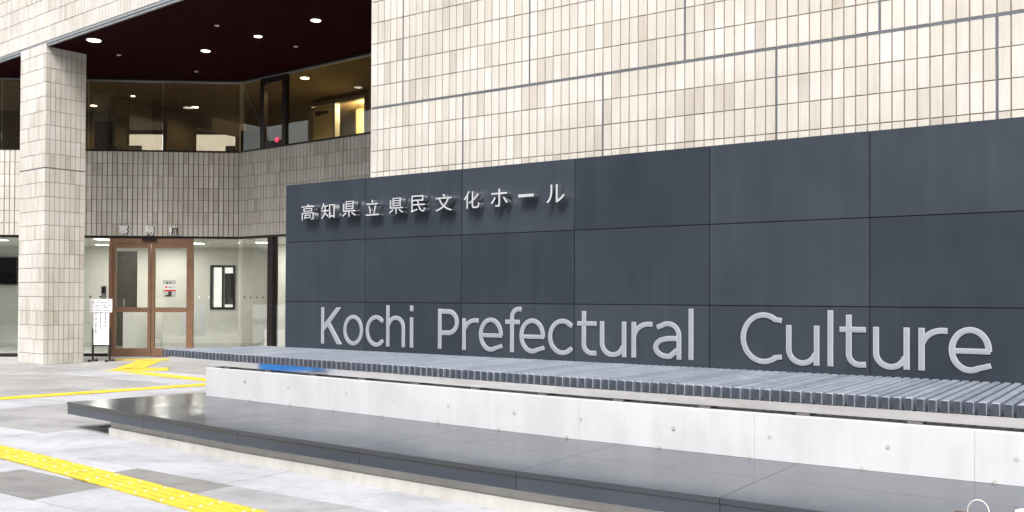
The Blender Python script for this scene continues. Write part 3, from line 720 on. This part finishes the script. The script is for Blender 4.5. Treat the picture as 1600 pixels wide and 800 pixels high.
# latin letters built from strokes
XH, CAP, ASC, S = .347, .438, .470, .046
class Glyph(MB):
    """raised letter: a pale outer layer and a narrower grey face a little proud of it"""
    def __init__(s, dep=.006): super().__init__(); s.d = dep; s.n = 0
    def quad(s, pts):                                         # convex outline, (x, z) pairs, counter-clockwise
        s.n += 1; y = -s.d - .0003 * s.n; s.hexa([(x, y, z) for x, z in pts], [(x, .0, z) for x, z in pts], 1)
        c = Vector((sum(p_[0] for p_ in pts) / len(pts), sum(p_[1] for p_ in pts) / len(pts))); rim = .0075; k = len(pts); ins = []
        for i in range(k):                                    # inset by the rim
            p0, p1, p2 = Vector(pts[i - 1]), Vector(pts[i]), Vector(pts[(i + 1) % k])
            n0 = Vector((-(p1 - p0).y, (p1 - p0).x)).normalized(); n1 = Vector((-(p2 - p1).y, (p2 - p1).x)).normalized()
            bi = (n0 + n1).normalized(); ins.append(p1 + bi * rim / max(.35, bi.dot(n0)))
        y -= .0032; s.hexa([(q.x, y, q.y) for q in ins], [(q.x, .0, q.y) for q in ins], 0)
    def stroke(s, pts, w_=None):
        w_ = w_ or S; s.n += 1
        P = []
        for a, b in pts:
            v = Vector((a, b))
            if not P or (v - P[-1]).length > .004: P.append(v)
        s.sweep(P, w_, -s.d - .0003 * s.n, 1)
        rim = .0075; Q = list(P); d = (Q[1] - Q[0]).normalized(); e = (Q[-1] - Q[-2]).normalized()
        if (P[0] - P[-1]).length > .01: Q[0] = Q[0] + d * min(rim, (Q[1] - Q[0]).length * .8); Q[-1] = Q[-1] - e * min(rim, (Q[-1] - Q[-2]).length * .8)
        s.sweep(Q, w_ - 2 * rim, -s.d - .0032 - .0003 * s.n, 0)
    def sweep(s, P, w_, y, mi):
        L = []; Rr = []; closed = (P[0] - P[-1]).length < .01
        for i, q in enumerate(P):
            d0 = (P[i] - P[i - 1]).normalized() if i else ((P[-1] - P[-2]).normalized() if closed else (P[1] - P[0]).normalized())
            d1 = (P[i + 1] - P[i]).normalized() if i < len(P) - 1 else ((P[1] - P[0]).normalized() if closed else d0)
            d = (d0 + d1).normalized(); nn = Vector((-d.y, d.x)); k = w_ / 2 / max(.6, nn.dot(Vector((-d0.y, d0.x)))); L.append(q + nn * k); Rr.append(q - nn * k)
        b = len(s.v); m_ = len(P)
        for i in range(m_):
            s.v += [(L[i].x, y, L[i].y), (Rr[i].x, y, Rr[i].y), (L[i].x, 0, L[i].y), (Rr[i].x, 0, Rr[i].y)]
        for i in range(m_ - 1):
            o, e = b + 4 * i, b + 4 * i + 4
            s.f += [(o, o + 1, e + 1, e), (o, e, e + 2, o + 2), (o + 1, o + 3, e + 3, e + 1)]; s.mi += [mi, mi, mi]
        s.f += [(b, b + 2, b + 3, b + 1), (b + 4 * m_ - 4, b + 4 * m_ - 3, b + 4 * m_ - 1, b + 4 * m_ - 2)]; s.mi += [mi, mi]
    def bar(s, x, z0, z1): s.stroke([(x, z0), (x, z1)])
def arc(cx, cz, rx, rz, a0, a1, n=22): return [(cx + rx * math.cos(R(a0 + (a1 - a0) * i / n)), cz + rz * math.sin(R(a0 + (a1 - a0) * i / n))) for i in range(n + 1)]
def glyph(ch, W):
    g = Glyph(); h = S / 2
    if ch == 'l': g.bar(h, 0, ASC)
    elif ch == 'i': g.bar(h, 0, XH - .01); g.quad([(0, ASC - .062), (S, ASC - .062), (S, ASC), (0, ASC)])
    elif ch == 'K':
        g.bar(h, 0, CAP); g.quad([(S - .003, .33 * CAP), (W - .012, CAP), (W - .092, CAP), (S - .003, .33 * CAP + .086)]); g.quad([(S + .055, .52 * CAP), (W - .082, 0), (W, 0), (S + .098, .605 * CAP)])
    elif ch == 'o': g.stroke(arc(W / 2, XH / 2, W / 2 - h, XH / 2 + .006 - h, 90, 450, 36))
    elif ch in 'cC':
        H = XH if ch == 'c' else CAP; rx = (W * (.60 if ch == 'c' else .56)); g.stroke(arc(rx, H / 2, rx - h, H / 2 + .008 - h, 50 if ch == 'c' else 52, 310 if ch == 'c' else 308, 30))
        c0 = arc(rx, H / 2, rx - h, H / 2 + .008 - h, 54, 56, 1)[0]
        for sgn in (1, -1):
            z1 = H / 2 + sgn * (c0[1] - H / 2); g.stroke([(c0[0] - .02, z1 + sgn * .004), (W, H / 2 + sgn * (H / 2 - .062))], S * .92)
    elif ch == 'e':
        g.stroke(arc(W / 2, XH / 2, W / 2 - h, XH / 2 + .006 - h, -3, 296, 34)); g.stroke([(h, XH / 2 - .008), (W - .012, XH / 2 - .008)], .042)
        q = arc(W / 2, XH / 2, W / 2 - h, XH / 2 + .006 - h, 292, 294, 1)[0]; g.stroke([(q[0] - .01, q[1]), (W - .008, .058)], S * .9)
    elif ch in 'hn':
        g.bar(h, 0, ASC); A = arc(W / 2 + .004, XH - .13, (W - S) / 2 - .004, .13 - h + .006, 165, 0, 16); g.stroke(A + [(W - h, XH - .15), (W - h, 0)])
    elif ch == 'u':
        g.bar(W - h, 0, XH - .008); A = arc(W / 2 - .004, .13, (W - S) / 2 - .004, .13 - h + .006, -15, -180, 16); g.stroke(A + [(h, .15), (h, XH - .008)])
    elif ch == 'r':
        g.bar(h, 0, XH - .008); g.stroke(arc(W * .82, XH - .165, W * .82 - h, .165 - h - .004, 165, 82, 12) + [(W, XH - h - .006)])
    elif ch == 't':
        bx = .075; g.stroke([(bx, XH + .088), (bx, .11)] + arc(bx + .088, .11, .088, .11 - h, 180, 280, 14) + [(W, h + .004)]); g.stroke([(0, XH - .034), (W, XH - .034)], .045)
    elif ch == 'f':
        bx = .085; g.stroke([(bx, 0), (bx, ASC - .11)] + arc(bx + .085, ASC - .11, .085, .11 - h, 180, 84, 14) + [(W, ASC - h - .003)]); g.stroke([(0, XH - .034), (W - .02, XH - .034)], .045)
    elif ch == 'P':
        g.bar(h, 0, CAP); rz = .1165; g.stroke([(S - .004, CAP - .0275), (W * .5, CAP - .0275)] + arc(W * .5, CAP - .0275 - rz, W * .5 - h, rz, 90, -90, 18) + [(S - .004, CAP - .0275 - 2 * rz)], .050)
    elif ch == 'a':
        g.stroke([(W - h, 0), (W - h, XH - .13)] + arc(W / 2 + .005, XH - .13, W / 2 - .005 - h, .13 - h + .004, 0, 122, 14) + [(.038, XH - .056)])
        rz = .0775; g.stroke([(W - S + .004, .193), (.145, .190)] + arc(.145, .0275 - .004 + rz + .004, .145 - h, rz + .004, 90, 270, 18) + [(.17, .0265), (W - S + .004, .085)], .048)
    return g
LET = "Kochi Prefectural Culture".replace(' ', '')
LX = [(-8.431, -8.084), (-8.058, -7.742), (-7.696, -7.425), (-7.376, -7.095), (-7.019, -6.949), (-6.612, -6.327), (-6.276, -6.059), (-6.051, -5.742), (-5.709, -5.507), (-5.528, -5.217), (-5.178, -4.895), (-4.835, -4.618), (-4.578, -4.291), (-4.233, -4.016), (-4.003, -3.72), (-3.646, -3.583), (-3.147, -2.778), (-2.738, -2.453), (-2.384, -2.321), (-2.285, -2.073), (-2.015, -1.733), (-1.666, -1.453), (-1.444, -1.137)]
for ch, (a, b) in zip(LET, LX):
    SIGN.inst('letter', glyph(ch, b - a).mesh('letter', ['alu', 'alu_edge']), (a, -.0015, .832))

# ------------------------------------------------------------ granite step
ZS = .28
nstep = lerp_table([(-9.53, -2.57), (-7.98, -2.73), (-6.41, -2.88), (-4.94, -2.96), (-3.48, -3.03), (-2, -3.03), (3, -3.03)])
nmid = lerp_table([(-9.45, -1.93), (-8.0, -2.05), (-5.38, -2.21), (-4.0, -2.30), (-2.07, -2.32), (3, -2.32)])
STEP = Thing('granite_step', FS, (-8.7, -2.4, 0), 'low polished dark granite step on a pale concrete footing before the bench', 'step')
us = [-9.53, -7.95, -6.41, -4.94, -3.48, -2.09, -.66, .77, 2.2]
g_ = .002
for i, (a, b) in enumerate(zip(us, us[1:])):
    e = lambda n: (.31 / 1.46) * (n + 2.57) if i == 0 else 0
    nb = .0
    q = MB(); q.prism([(a + g_, nstep(a)), (b - g_, nstep(b)), (b - g_, nmid(b) - g_), (a + g_ + e(nmid(a)), nmid(a) - g_)], ZS - .034, ZS); STEP.part('top_slab', q, 'granite')
    q = MB(); q.prism([(a + g_ + e(nmid(a)), nmid(a) + g_), (b - g_, nmid(b) + g_), (b - g_, nb), (a + g_ + e(nb), nb)], ZS - .034, ZS); STEP.part('top_slab', q, 'granite')
    q = MB(); q.prism([(a + g_, nstep(a) + .006), (b - g_, nstep(b) + .006), (b - g_, nstep(b) + .05), (a + g_, nstep(a) + .05)], .155, ZS - .036); STEP.part('front_panel', q, 'granite')
q = MB(); q.prism([(-9.51, -2.53), (-9.47, -2.53), (-8.96, -.02), (-9.0, -.02)], .156, ZS - .0355); STEP.part('end_panel', q, 'granite')
for i, (a, b) in enumerate(zip([-9.4] + us[1:], us[1:])):
    q = MB(); q.prism([(a, nstep(a) + .052), (b, nstep(b) + .052), (b, -.3), (a + (.45 if i == 0 else 0), -.3)], .165, ZS - .037); STEP.part('core', q, 'caulk')
uf = [-8.72] + us[2:]
for a, b in zip(uf, uf[1:]):
    q = MB(); q.prism([(a, nstep(a) + .075), (b, nstep(b) + .075), (b, -.4), (a, -.4)], .083, .163)
    q.prism([(a, nstep(a) + .055), (b, nstep(b) + .055), (b, -.41), (a, -.41)], -.02, .081)
    STEP.part('footing', q, 'conc2')
def tie_hole(T, u, n, z, r, parent=None, slope=0):
    q = MB(); q.cyl((u, n - .0035, z), r, .004, 'y', 14); o = T.part('tie_hole', q, 'signgrey', parent)
    q = MB(); q.cyl((u, n - .005, z), r * .55, .0016, 'y', 10); T.part('hole_plug', q, 'ink', o); return o
for u in (-7.91, -7.16, -6.47, -5.76, -5.05, -4.35, -3.68, -2.98):
    q = MB(); q.cyl((u, nstep(u) + .0525, .042), .010, .006, 'y', 12); STEP.part('tie_hole', q, 'signgrey')

# ------------------------------------------------------------ bench
ZB = .77
nbn = lerp_table([(-9.9, -1.20), (-8.56, -1.33), (-7.48, -1.39), (-6.06, -1.48), (-4.88, -1.56), (-3.88, -1.62), (-2.78, -1.65), (3, -1.65)])
BENCH = Thing('slatted_bench', FS, (-8.9, -1.3, ZS), 'long grey slatted bench on a white concrete plinth below the sign wall', 'bench')
cp = MB(); cp.bevbox(.0035, .045, .0, .006, .0045, .079, .003); cap_me = cp.mesh('end_cap', 'cap')
k = 0; u = -9.85
while u < 2.0:
    uc = u + .024; back = min(-.012, -1.21 + (uc + 9.83) / .39 * 1.2) if uc < -9.05 else -.012
    n0 = nbn(uc)
    if uc < -9.44: back = max(back, n0 + .15)
    dz = random.uniform(-.0012, .0012)
    q = MB(); q.bevbox(u, u + .0485, n0 + random.uniform(-.002, .002), back, ZB - .084 + dz, ZB + dz, .006); sl_ = BENCH.part('slat', q, 'slat'); BENCH.inst('end_cap', cap_me, (u, n0 - .0035, ZB - .084 + dz), sl_); u += .0715
seg = [-9.75, -9.2, -8.56, -7.48, -6.06, -4.88, -3.88, -2.78, -1.0, .8, 2.1]
for off in (0,):
    for a, b in zip(seg, seg[1:]):
        q = MB(); q.prism([(a, nbn(a) + .03), (b - .0005, nbn(b) + .03), (b - .0005, nbn(b) + .09), (a, nbn(a) + .09)], ZB - .147, ZB - .0865); BENCH.part('rail', q, 'steel')
for n in (-.9, -.35):
    q = MB(); q.prism([(-9.4, n), (2.1, n), (2.1, n + .06), (-9.4, n + .06)], ZB - .147, ZB - .0865); BENCH.part('rail', q, 'steel')
q = MB()
for x in [-8.6 + .72 * i for i in range(15)]:
    q = MB(); q.prism([(x, nbn(x) + .035), (x + .09, nbn(x) + .035), (x + .09, -.3), (x, -.3)], .597, ZB - .148); BENCH.part('spacer', q, 'spacer')
bs = [-8.9, -7.48, -6.58, -5.2, -3.84, -2.4, -1.0, .5, 2.1]
for a, b in zip(bs, bs[1:]):
    q = MB(); ca = .006
    fa, fb_ = nbn(a) - .01, nbn(b) - .01
    q.prism([(a, fa), (b - .0015, fb_), (b - .0015, -.02), (a, -.02)], ZS + .001, .592)
    q.prism([(a, fa + ca), (b - .0015, fb_ + ca), (b - .0015, -.02), (a, -.02)], .5921, .598)
    blk = BENCH.part('plinth_block', q, 'conc')
    for u in [-8.18, -7.47 + .02, -6.58 + .02, -5.9, -5.23, -4.49, -3.84 + .015, -3.02, -2.29, -1.51, -.77, -.05]:
        if a < u < b:
            zz = .49 if u < -7.9 else .465 if u < -6 else .445
            q = MB(); q.cyl((u, nbn(u) - .0135, zz), .014, .004, 'y', 14); o = BENCH.part('tie_hole', q, 'signgrey', blk)
    for u in [-8.09, -7.42, -6.75, -6.06, -5.35, -4.66, -3.96, -3.14, -2.44, -1.67, -.89]:
        if a < u < b:
            q = MB(); q.cyl((u, nbn(u) - .016, ZS + .012), .013, .007, 'y', 10); BENCH.part('drain_notch', q, 'signgrey', blk)

# ------------------------------------------------------------ notice stand
NS = Thing('notice_stand', FW, (-8.68, 20.06, 0), 'white paper notice on a black stand beside the tiled pillar', 'notice stand')
for x in (-8.86, -8.50):
    q = MB(); q.box(x - .016, x + .016, 20.045, 20.075, .03, .70); NS.part('post', q, 'black')
    q = MB(); q.tube([(x - .02, 19.88, .02), (x, 20.06, .035), (x + .02, 20.24, .02)], .018, 8); NS.part('foot', q, 'black')
    for yy in (19.88, 20.24): q = MB(); q.cyl((x - .012, yy, .028), .028, .024, 'x', 12); NS.part('caster', q, 'black')
q = MB(); q.box(-8.85, -8.51, 20.05, 20.07, .33, .36); NS.part('crossbar', q, 'black')
q = MB(); q.box(-8.84, -8.515, 20.03, 20.044, .355, 1.10); brd = NS.part('board', q, 'paper')
q = MB(); q.box(-8.915, -8.445, 20.012, 20.026, 1.045, 1.325); hd = NS.part('header_sheet', q, 'paper')
random.seed(3); q = MB()
for r_, z in enumerate((1.285, 1.245, 1.19, 1.15, 1.09)):
    x = -8.88
    while x < -8.50 - (.03 if r_ % 2 else 0):
        wd = random.uniform(.012, .024); q.box(x, x + wd, 20.0105, 20.0118, z - .010, z + .010); x += wd + random.choice((.006, .006, .03))
NS.part('printed_lines', q, 'ink', hd, kind='stuff')
q = MB()
for x, z0, z1 in ((-8.79, .60, 1.02), (-8.69, .68, 1.02), (-8.59, .76, 1.02)):
    z = z1
    while z > z0:
        h = random.uniform(.016, .026); q.box(x - .012, x + .012, 20.0285, 20.0298, z - h, z); z -= h + random.choice((.007, .007, .025))
NS.part('printed_columns', q, 'ink', brd, kind='stuff')

# ------------------------------------------------------------ lobby things
q = MB(); q.box(-7.75, -6.9, 4.30, 4.37, 1.68, 2.43)
TV = Thing('wall_screen', FD, (-7.3, 4.4, 1.65), 'black flat screen on the cream lobby wall left of the pillar', 'screen')
TV.part('casing', q, 'black'); q = MB(); q.box(-7.73, -6.92, 4.294, 4.2995, 1.71, 2.41); TV.part('display', q, 'screen')
AED = Thing('door_notice', FD, (-1.57, .05, 1.35), 'square grey first aid notice with red bar on the brown door glass', 'notice')
q = MB(); q.box(-1.72, -1.42, .052, .056, 1.36, 1.76); AED.part('plate', q, 'signgrey')
q = MB(); q.box(-1.70, -1.43, .050, .0518, 1.505, 1.66); AED.part('label', q, 'white')
q = MB(); q.box(-1.70, -1.43, .048, .0498, 1.505, 1.54); AED.part('red_bar', q, 'red')
me = text_mesh('AED', .15, .055, .002, ['ink'], 'lettering'); AED.inst('lettering', me, (-1.60, .0495, 1.572))
q = MB(); q.cyl((-1.645, .047, 1.60), .028, .002, 'y', 12); AED.part('heart', q, 'red')
q = MB(); q.box(-1.60, -1.52, .049, .0515, 1.38, 1.50); q.box(-1.66, -1.6, .049, .0515, 1.38, 1.42); q.cyl((-1.62, .049, 1.70), .022, .002, 'y', 10); q.cyl((-1.55, .049, 1.70), .018, .002, 'y', 10); AED.part('pictogram', q, 'ink', kind='stuff')
FX = Thing('fire_box', FA, (-1.02, 2.2, 1.2), 'red fire alarm point on the cream lobby wall beside the sign wall', 'fire alarm')
q = MB(); q.box(-.93, -.72, 2.15, 2.199, 1.30, 1.62); FX.part('case', q, 'black'); q = MB(); q.box(-.83, -.73, 2.14, 2.149, 1.33, 1.60); FX.part('door', q, 'red')
q = MB(); q.cyl((-.79, 2.13, 1.50), .03, .009, 'y', 12); FX.part('button', q, 'white')
q = MB(); q.cyl((-.74, 2.15, 1.92), .06, .049, 'y', 16); FX.part('lamp', q, 'red'); q = MB(); q.cyl((-.90, 2.17, 1.78), .03, .029, 'y', 12); FX.part('bell', q, 'red')
CR = Thing('card_reader', FD, (-3.0, .02, 1.1), 'small dark card reader beside the brown door frame', 'card reader')
q = MB(); q.box(-3.10, -2.99, .02, .055, 1.28, 1.62); CR.part('plate', q, 'trim'); q = MB(); q.box(-3.085, -3.005, .008, .0195, 1.45, 1.60); CR.part('reader', q, 'black')

# ------------------------------------------------------------ bag and tumbler by the step
Fb = Frame(2.13, 4.33, -34.9)
BAG = Thing('tote_bag', Fb, (0, 0, 0), 'brown bag with a looped white cord handle standing at the step edge', 'bag')
q = MB(); b0 = [(-.09, -.04), (.09, -.04), (.09, .05), (-.09, .05)]; t0 = [(-.10, -.035), (.10, -.035), (.10, .04), (-.10, .04)]
q.hexa([(x, y, .0) for x, y in b0], [(x, y, .41) for x, y in t0]); q.hexa([(x, y, .41) for x, y in t0], [(x * .99, y * .97, .418) for x, y in t0]); BAG.part('body', q, 'bagbrown')
pts = [(-.046 * math.cos(math.pi * i / 14) , .003, .415 + .070 * math.sin(math.pi * i / 14) ** .8) for i in range(15)]
q = MB(); q.tube([(-.046, .003, .37)] + pts + [(.046, .003, .37)], .003, 8); BAG.part('handle', q, 'bagwhite', smooth=True)
Fc = Frame(2.43, 4.45, -34.9)
CUP = Thing('flask', Fc, (0, 0, 0), 'black flask with a white lid beside the brown bag', 'flask')
q = MB(); q.cyl((0, 0, 0), .055, .385, seg=24, r2=.058); CUP.part('body', q, 'black')
q = MB(); q.cyl((0, 0, .385), .064, .02, seg=24, r2=.062); q.cyl((0, 0, .405), .05, .006, seg=24, r2=.048); CUP.part('lid', q, 'white')

# ------------------------------------------------------------ the other side of the plaza (seen in the glass), added dark blocks and beyond the rear windows
def tree(x, y, h, r, label, seed, n=2600):
    rd = random.Random(seed); T = Thing('plaza_tree', FW, (x, y, 0), label, 'tree', 'trees across the plaza')
    q = MB(); tp = Vector((x, y, h * .72)); pts = [Vector((x + rd.uniform(-.1, .1) * i, y + rd.uniform(-.1, .1) * i, h * .72 * i / 5)) for i in range(6)]
    q.tube(pts, [.2 - .028 * i for i in range(6)], 9)
    cl = []
    for k in range(16):
        a = rd.uniform(0, 6.28); el = rd.uniform(-.25, 1); c = Vector((x, y, h * .66)) + Vector((math.cos(a) * r * .72 * rd.uniform(.3, 1), math.sin(a) * r * .72 * rd.uniform(.3, 1), el * r * .75))
        cl.append((c, rd.uniform(.28, .5) * r)); s0 = pts[rd.randint(2, 5)]; q.tube([s0, (s0 + c) / 2 + Vector((0, 0, .2)), c], [.06, .04, .015], 6)
    T.part('trunk', q, 'bark'); q = MB()
    for k in range(n):
        c, rr = rd.choice(cl); d = Vector((rd.gauss(0, 1), rd.gauss(0, 1), rd.gauss(0, 1))).normalized() * rr * rd.uniform(.4, 1.05); o = c + d
        a = Vector((rd.gauss(0, 1), rd.gauss(0, 1), rd.gauss(0, .6))).normalized(); b = a.orthogonal().normalized(); s = rd.uniform(.06, .13)
        q.poly([o - a * s, o + b * s * .5, o + a * s, o - b * s * .5])
    T.part('crown', q, 'leaf')
tree(-10.7, 1.6, 7.0, 2.3, 'leafy green street tree standing across the plaza, nearest the blue board', 1)
tree(-14.8, .6, 8.0, 2.6, 'broad green street tree at the foot of the added tall dark block', 2)
tree(-21.5, 7, 7.5, 2.6, 'leafy green street tree at the far left side of the plaza', 3)
def block(name, x0, x1, y0, y1, h, label, nx, nz, face, mat):
    T = Thing(name, FW, ((x0 + x1) / 2, (y0 + y1) / 2, 0), label, 'building')
    q = MB(); q.box(x0, x1, y0, y1, 0, h); wl = T.part('wall', q, mat)
    q = MB(); q.box(x0 - .1, x1 + .1, y0 - .1, y1 + .1, h, h + .3); T.part('roof', q, 'signgrey')
    for i in range(nx):
        for j in range(nz):
            q = MB(); z = 1.0 + 3.1 * j
            if face == 'y+': a = x0 + (x1 - x0) * (i + .3) / nx; b = x0 + (x1 - x0) * (i + .75) / nx; q.box(a, b, y1 - .05, y1 + .02, z, z + 1.5)
            elif face == 'x+': a = y0 + (y1 - y0) * (i + .3) / nx; b = y0 + (y1 - y0) * (i + .75) / nx; q.box(x1 - .05, x1 + .02, a, b, z, z + 1.5)
            else: a = x0 + (x1 - x0) * (i + .3) / nx; b = x0 + (x1 - x0) * (i + .75) / nx; q.box(a, b, y0 - .02, y0 + .05, z, z + 1.5)
            T.part('window', q, 'screen')
block('shade_block', -38, -16.0, -16, -4, 23, 'tall dark block with windows, added out of view to shade the left side', 6, 6, 'y+', 'darkblock')  # unseen mass, sized and placed to dim sun and sky at the left
block('reflection_block', -15.8, -3.5, -22, -9, 15, 'plain dark block with few windows, added out of view to darken the upper glass', 3, 3, 'y+', 'darkblock')  # unseen mass added to keep bright sky out of the upper window reflections
block('apartment_block', -46, -34, -14, 16, 9, 'low white block with dark windows on the left side of the plaza', 7, 3, 'x+', 'white')
block('rear_house', -20, -9.5, 46, 54, 9.6, 'white house with small windows seen through the rear windows', 4, 3, 'y-', 'white')
block('rear_annex', -8.5, 6, 46, 54, 14, 'tall white annex with windows seen through the lobby window', 6, 4, 'y-', 'white')
FBd = Frame(-9.9, 9.6, 50)
BD = Thing('blue_board', FBd, (0, 0, 0), 'blue board on two feet standing on the plaza paving', 'board')
q = MB(); q.box(-.8, .8, -.02, .02, .04, 1.1); BD.part('panel', q, 'blue')
for x in (-.4, .4): q = MB(); q.box(x - .03, x + .03, -.25, .25, 0, .04); q.box(x - .02, x + .02, .021, .05, .04, 1.1); BD.part('leg', q, 'trim')

PL = Thing('potted_plant', FD, (-3.15, .6, 4.3), 'spindly potted plant silhouetted behind the upper window beside the pillar', 'plant')
q = MB(); q.cyl((-3.15, .6, 4.35), .10, .38, seg=14, r2=.13); PL.part('pot', q, 'black')
rd = random.Random(5)
for i in range(9):
    a = rd.uniform(0, 6.28); l_ = rd.uniform(.2, .42); d = Vector((math.cos(a), math.sin(a) * .5, rd.uniform(.25, .9))).normalized()
    p0 = Vector((-3.15, .6, 4.72)); q = MB(); sd_ = d.cross(Vector((0, 0, 1))).normalized() * .022; mid = p0 + d * l_ * .6 + Vector((0, 0, .05)); tip = p0 + d * l_
    q.poly([p0 - sd_ * .4, p0 + sd_ * .4, mid + sd_, tip, mid - sd_]); PL.part('leaf', q, 'leaf')
